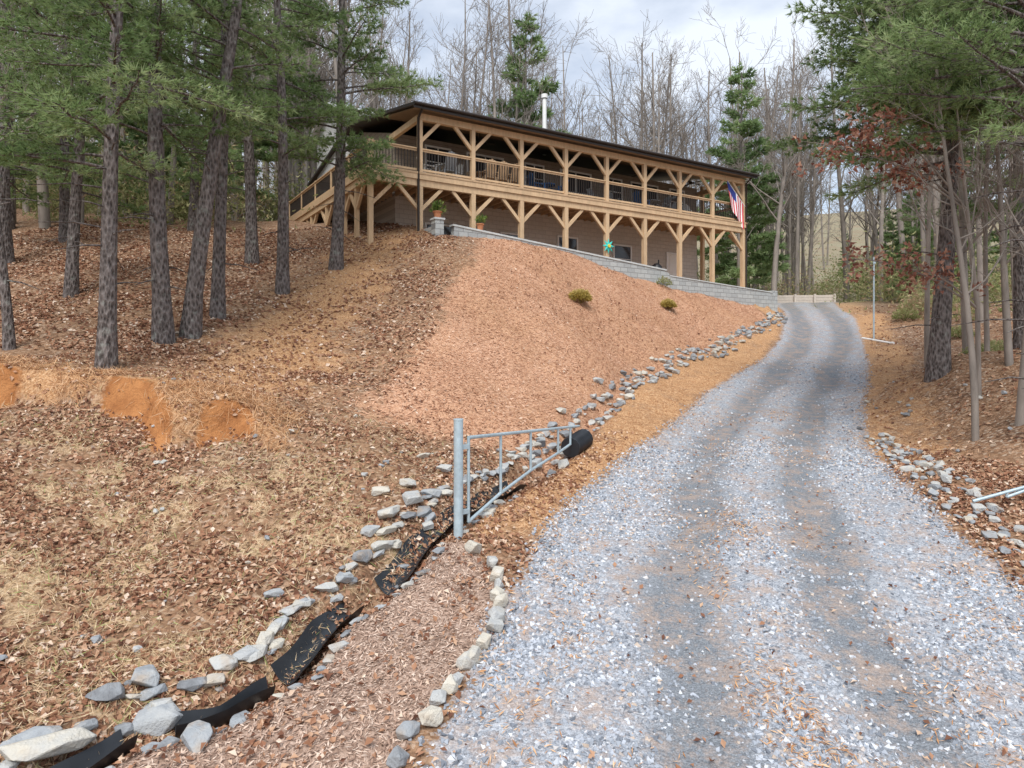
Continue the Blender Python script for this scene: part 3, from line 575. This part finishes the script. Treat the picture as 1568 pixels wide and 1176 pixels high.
def pine(b,base,h,r0,top=(0,0),lo=.25,blen=3.,nb=40,density=1.,nL=.13,nw=.013,nbl=10,seed=0,stubs=10,sides=12,azb=None,bm=0,nmi=1):
    R=np.random.default_rng(seed);base=np.array(base,float);k=np.linspace(0,1,16)
    P=base+np.c_[top[0]*k+.10*np.sin(k*5+seed),top[1]*k+.08*np.cos(k*4+seed)-.08,h*k-.25*(k==0)]
    rad=r0*(1-.8*k)*(1+.3*np.exp(-k*h/.35));b.tube(P,rad,sides,bm)
    C_=[];Dd=[];T=[]
    at=lambda q:np.array([np.interp(q,k,P[:,j]) for j in range(3)])
    for i in range(stubs):
        q=R.uniform(.08,lo+.15);a=R.uniform(0,6.28);p=at(q);L=R.uniform(.3,1.4);d=np.array([math.cos(a),math.sin(a),R.uniform(-.2,.3)])
        b.tube([p,p+d*L*.5,p+d*L+np.array([0,0,-.1*L])],np.array([.022,.015,.006]),4,bm)
    for i in range(nb):
        q=lo+(1-lo)*(i+R.random())/nb;a=R.uniform(0,6.28) if azb is None or R.random()<.35 else azb+R.normal()*.6
        u=(q-lo)/(1-lo);L=blen*(.45+.55*math.sin(min(1,(u*1.6+.35))*math.pi*.5))*(1-u**1.6*.85)*R.uniform(.65,1.15)
        p=at(q);el=R.uniform(-.05,.3)+.5*u;d=np.array([math.cos(a)*math.cos(el),math.sin(a)*math.cos(el),math.sin(el)])
        s=np.linspace(0,1,7)[:,None];sag=-.26*L*(s**1.7)+.10*L*s**4
        pts=p+d*L*s+np.array([0,0,1])*sag+R.normal(size=(7,3))*.03*s
        b.tube(pts,np.linspace(.014+.009*L,.006,7),5,bm)
        hd=nrm(np.array([-d[1],d[0],0]));ns=max(4,int(L/.17*density));tb=R.uniform(.1,.8)
        for j in range(ns):
            f=.2+.8*(j+R.random())/ns;pp=np.array([np.interp(f,s[:,0],pts[:,m]) for m in range(3)])
            for sg in (-1,1):
                l=(.2+.42*L*(1-f)**.7*.8)*R.uniform(.6,1.2)*min(1,f*2.2);dd=nrm(d*.75+hd*sg*R.uniform(.5,1)+np.array([0,0,R.uniform(-.35,.2)]))
                if l>.4 : b.tube([pp,pp+dd*l],np.array([.007,.003]),3,bm)
                m=max(2,int(l/.13));ff=np.linspace(.25,1,m)[:,None]
                C_.append(pp+dd*l*ff+R.normal(size=(m,3))*.04);Dd.append(np.repeat(dd[None],m,0));T.append(np.clip(tb+R.normal(size=m)*.16,0,1))
    C_=np.vstack(C_);Dd=np.vstack(Dd)+np.array([0,0,.1]);tufts(b,C_,Dd,nL,nw,nbl,nmi,.5,np.concatenate(T))
def addpine(x_,y_,h,r0,top=(0,0),**kw):
    b=B();pine(b,(x_,y_,h1(x_,y_)),h,r0,top,**kw);b.build('white_pine_tree',[BARK,PNEED],True)
L_=[(-10.35,14,9,.1,(-.9,.3),.4,2.0,22),(-7.75,13,13,.165,(.8,0),.27,3.1,46),(-7.58,15,14,.2,(-.3,0),.30,3.1,42),(-7.18,15.5,14,.2,(1.5,.4),.36,2.4,28),(-7.3,17.2,14,.17,(-.2,.4),.34,2.7,30),
(-6.7,20,14,.18,(-.3,0),.28,2.9,46),(-6.0,23,14,.21,(.6,0),.22,3.4,58),(-9.2,24,15,.21,(0,0),.26,3.0,36),(-16.3,25,15,.18,(.3,0),.15,3.2,44),(-16.2,22,15,.24,(-.3,0),.16,3.4,44),(-11.8,18.5,14,.16,(.3,0),.2,3.3,50),(-13.5,29,15,.2,(0,0),.1,3.2,44),(-20,27,15,.22,(0,0),.1,3.2,40)]
for i,(x_,y_,h,r,tp,lo,bl,nb_) in enumerate(L_): addpine(x_,y_,h,r,tp,lo=lo,blen=bl,nb=nb_,seed=i+1,nL=.155+.002*y_,nw=.014+.0005*y_,nbl=11)
addpine(10.95,17.5,13,.25,(.4,0),lo=.42,blen=5.0,nb=74,seed=31,azb=3.3,nL=.2,nw=.024,stubs=26,nbl=12)
addpine(13.5,15.5,12,.22,(-.2,0),lo=.44,blen=5.0,nb=60,seed=32,azb=3.2,nL=.2,nw=.024,nbl=12,stubs=24)
addpine(9.35,12.4,11,.11,(.1,.1),lo=.5,blen=3.4,nb=44,seed=33,azb=2.9,stubs=24,nL=.17,nw=.018)
addpine(15.5,21,15,.2,(.2,0),lo=.3,blen=3.6,nb=50,seed=34,nL=.2,nw=.028)
def bare(seed,h=16,r=.16,fine=1.):
    R=np.random.default_rng(seed);b=B();k=np.linspace(0,1,10);wob=R.normal(size=2)*.25
    P=np.c_[np.sin(k*4+seed)*wob[0]+R.normal()*.8*k,np.cos(k*3.3)*wob[1]-wob[1],h*k];b.tube(P,r*(1-.85*k)+.012,6)
    def br(p,d,L,r_,dep):
        n_=4;pts=[p];dd=d.copy()
        for i in range(n_):
            dd=nrm(dd+R.normal(size=3)*.16+np.array([0,0,.12]));pts.append(pts[-1]+dd*L/n_)
        pts=np.array(pts);b.tube(pts,np.linspace(r_,max(.008,r_*.3),n_+1),5 if dep==0 else 3)
        if dep<2:
            m=(6 if dep==0 else 4)
            for i in range(m):
                f=R.uniform(.25,1);pp=np.array([np.interp(f*n_,np.arange(n_+1),pts[:,j]) for j in range(3)])
                br(pp,nrm(dd+R.normal(size=3)*.62),L*R.uniform(.35,.6),max(.009,r_*.45),dep+1)
    for i in range(int(15*fine)):
        q=R.uniform(.3,1);p=np.array([np.interp(q,k,P[:,j]) for j in range(3)]);a=R.uniform(0,6.28);el=R.uniform(.5,1.1)
        br(p,np.array([math.cos(a)*math.cos(el),math.sin(a)*math.cos(el),math.sin(el)]),h*.26*R.uniform(.5,1.1)*(1.25-q*.6),r*.38*(1.25-q),0)
    return b.arrays()
VAR=[bare(100+i,16,random.uniform(.11,.18)) for i in range(7)]
def place(b,var,x_,y_,sc,rz,mi=0,z0=None):
    V,F,M,T=var;c,s=math.cos(rz),math.sin(rz);v=np.c_[V[:,0]*c-V[:,1]*s,V[:,0]*s+V[:,1]*c,V[:,2]]*sc+np.array([x_,y_,(h1(x_,y_) if z0 is None else z0)-.2])
    b.v.append(v);b.f+= [f+b.n for f in F];b.mi+=M;b.tn.append(T);b.n+=len(v)
def okp(x_,y_):
    q=np.array([x_,y_])-O;s=q@D;t_=q@Nn
    if -3.5<s<21.5 and -8<t_<15.5: return False
    if y_<53 and np.interp(y_,RY,RL)-3<x_<np.interp(y_,RY,RR)+2: return False
    if y_<34 and x_>-9 and x_<np.interp(y_,RY,RR)+2: return False
    return True
def forest(name,N,x0,x1,y0,y1,s0,s1,md=[GBARK],vars_=VAR):
    b=B();c=0
    while c<N:
        x_=random.uniform(x0,x1);y_=random.uniform(y0,y1)
        if abs(x_)>y_*1.0+6 or not okp(x_,y_): continue
        place(b,vars_[random.randrange(len(vars_))],x_,y_,random.uniform(s0,s1),random.uniform(0,6.28));c+=1
    b.build(name,md,True)
forest('bare_forest',60,-50,-9,27,62,.8,1.2)
forest('bare_forest',130,-22,32,44,80,.9,1.5)
forest('bare_forest',75,16,62,27,70,.7,1.2)
forest('distant_bare_forest',150,-110,120,80,150,.9,1.4)
b=B();place(b,VAR[2],17.2,45,1.1,1.);b.build('bare_tree',[GBARK],True)
for x_,y_,sc in ((9.2,13.6,.55),(9.9,13.2,.5),(11.9,16.2,.5),(12.6,18.2,.6),(13.5,20,.7),(14.6,24,.8),(-13,17,.7)):
    b=B();place(b,VAR[random.randrange(7)],x_,y_,sc,random.uniform(0,6));b.build('bare_sapling',[GBARK],True)
PV=[]
for i in range(3):
    b=B();pine(b,(0,0,0),15,.2,lo=.1,blen=3.3,nb=66,density=.8,nL=.36,nw=.09,nbl=7,seed=60+i,stubs=0,sides=6);PV.append(b.arrays())
BN=mat_tone('far_pine_needles',[(0,(.14,.21,.09)),(.5,(.28,.39,.17)),(1,(.44,.53,.28))],.7,.45)
for x_,y_,sc in ((1.0,50,1.25),(16.2,48.5,1.12),(19.5,58,.95)):
    b=B();place(b,PV[0],x_,y_,sc,random.random()*6);b.build('pine_tree',[GBARK,BN],True)
b=B()
for i in range(44):
    while 1:
        x_=random.uniform(-55,60);y_=random.uniform(30,85)
        if okp(x_,y_) and not (-20<x_<45 and y_<80 and x_/y_>-.25 and x_/y_<.5): break
    place(b,PV[random.randrange(3)],x_,y_,random.uniform(.4,1.0),random.random()*6)
b.build('evergreen_forest',[GBARK,BN],True)
UND=mat_tone('understory_leaf',[(0,(.16,.19,.07)),(.5,(.35,.38,.16)),(.8,(.48,.48,.25)),(1,(.48,.35,.23))],.8,.4)
def bushes(name,N,x0,x1,y0,y1,hm):
    b=B();c=0
    while c<N:
        x_=random.uniform(x0,x1);y_=random.uniform(y0,y1)
        if abs(x_)>y_+4 or not okp(x_,y_): continue
        c+=1;n_=200;hh=random.uniform(.8,hm);z_=h1(x_,y_);q=rng.normal(size=(n_,3))*[hh*.5,hh*.5,hh*.36]+[x_,y_,z_+hh*.55]
        q[:,2]=np.maximum(q[:,2],z_+.05);tufts(b,q,np.tile([0,0,.5],(n_,1)),.2,.07,3,0,.9,np.clip(random.random()+rng.normal(size=n_)*.15,0,1))
    b.build(name,[UND])
bushes('understory_shrubs',400,-60,70,30,80,4.0)
bushes('understory_shrubs',130,-40,-12,29,45,4.5)
OAK=mat_tone('oak_leaf',[(0,(.17,.07,.05)),(.5,(.39,.18,.13)),(1,(.56,.34,.24))],.7,.3)
b=B();z0=h1(10.6,15.5);tr=np.array([(10.6,15.5,z0-.2),(10.5,15.4,z0+2),(10.2,15.3,z0+4.2),(9.9,15.2,z0+6.5)]);b.tube(tr,np.array([.06,.05,.04,.02]),8,0)
def oakb(p,q):
    p=np.array(p,float);q=np.array(q,float);k=np.linspace(0,1,7)[:,None];pts=p+(q-p)*k+np.array([0,0,1])*.3*np.sin(k*3.14);b.tube(pts,np.linspace(.025,.008,7),5,0)
    for i in range(16):
        f=random.uniform(.4,1);pp=p+(q-p)*f+np.array([0,0,.3*math.sin(f*3.14)]);e_=pp+np.array([random.gauss(0,.3),random.gauss(0,.3),random.gauss(0,.2)]);b.tube([pp,e_],np.array([.008,.004]),3,0)
        n_=10;c=e_+rng.normal(size=(n_,3))*.1;tufts(b,c,rng.normal(size=(n_,3)),.12,.08,2,1,.3,rng.random(n_))
oakb(tr[2],(6.6,14.9,4.7));oakb(tr[2],(7.4,14.5,5.2));oakb(tr[3],(6.9,15,4.1));oakb(tr[1],(7.3,14.8,2.15));oakb(tr[1],(8.2,14.6,1.9));oakb(tr[2],(8.3,15.3,4.2))
b.build('oak_sapling',[GBARK,OAK],True)
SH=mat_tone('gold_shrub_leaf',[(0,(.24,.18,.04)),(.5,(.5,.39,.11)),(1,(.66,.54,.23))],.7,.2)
def shrub(x_,y_,r,m,nm_='garden_shrub',n_=900):
    b=B();z_=h1(x_,y_);d=rng.normal(size=(n_,3));d/=np.linalg.norm(d,axis=1)[:,None];d[:,2]=np.abs(d[:,2])*.9
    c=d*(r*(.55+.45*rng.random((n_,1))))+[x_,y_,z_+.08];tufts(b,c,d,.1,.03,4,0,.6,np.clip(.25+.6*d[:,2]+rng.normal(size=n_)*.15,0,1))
    for i in range(6): b.tube([(x_,y_,z_-.05),tuple(c[i])],np.array([.015,.006]),4,0,0)
    b.build(nm_,[m])
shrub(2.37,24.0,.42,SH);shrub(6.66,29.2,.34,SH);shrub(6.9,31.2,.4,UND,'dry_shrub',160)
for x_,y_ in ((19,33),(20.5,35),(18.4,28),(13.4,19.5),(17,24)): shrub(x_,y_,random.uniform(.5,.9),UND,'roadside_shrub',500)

# ---------------------------------------------------------------- light, sky, camera
SD=Vector((-.15,-.75,1.0)).normalized();el=math.asin(SD.z);az=math.atan2(SD.x,SD.y)
w=bpy.data.worlds.new('World');scene.world=w;w.use_nodes=True;nt=w.node_tree;nt.nodes.clear()
sk=nt.nodes.new('ShaderNodeTexSky');sk.sky_type='NISHITA';sk.sun_disc=False;sk.sun_elevation=el;sk.sun_rotation=az;sk.air_density=1.;sk.dust_density=1.5
tc=nt.nodes.new('ShaderNodeTexCoord');mp=nt.nodes.new('ShaderNodeMapping');mp.inputs['Scale'].default_value=(1,1,2.2);mp.inputs['Location'].default_value=(.35,.1,.2)
no=nt.nodes.new('ShaderNodeTexNoise');no.inputs['Scale'].default_value=3.2;no.inputs['Detail'].default_value=8;no.inputs['Roughness'].default_value=.52
rp=nt.nodes.new('ShaderNodeValToRGB');rp.color_ramp.elements[0].position=.4;rp.color_ramp.elements[0].color=(.5,.5,.5,1);rp.color_ramp.elements[1].position=.58
mx=nt.nodes.new('ShaderNodeMix');mx.data_type='RGBA';mx.inputs[7].default_value=(6.3,6.8,7.6,1)
bg=nt.nodes.new('ShaderNodeBackground');bg.inputs[1].default_value=.15;ow=nt.nodes.new('ShaderNodeOutputWorld')
l=nt.links.new;l(tc.outputs['Generated'],mp.inputs[0]);l(mp.outputs[0],no.inputs['Vector']);l(no.outputs[0],rp.inputs[0]);l(rp.outputs[0],mx.inputs[0]);l(sk.outputs[0],mx.inputs[6]);l(mx.outputs[2],bg.inputs[0]);l(bg.outputs[0],ow.inputs[0])
sl=bpy.data.lights.new('sun','SUN');sl.energy=3.3;sl.angle=math.radians(30);sl.color=(1,.97,.92);so=bpy.data.objects.new('sun',sl);so.rotation_euler=SD.to_track_quat('Z','Y').to_euler();scene.collection.objects.link(so)
cd=bpy.data.cameras.new('camera');cd.lens=24;cd.sensor_width=36;cd.shift_y=-40/1568;cd.clip_end=2000;cd.clip_start=.1
co=bpy.data.objects.new('camera',cd);co.rotation_euler=(math.radians(90),0,0);scene.collection.objects.link(co);scene.camera=co
scene.view_settings.view_transform='Standard';scene.view_settings.look='None';scene.view_settings.exposure=0
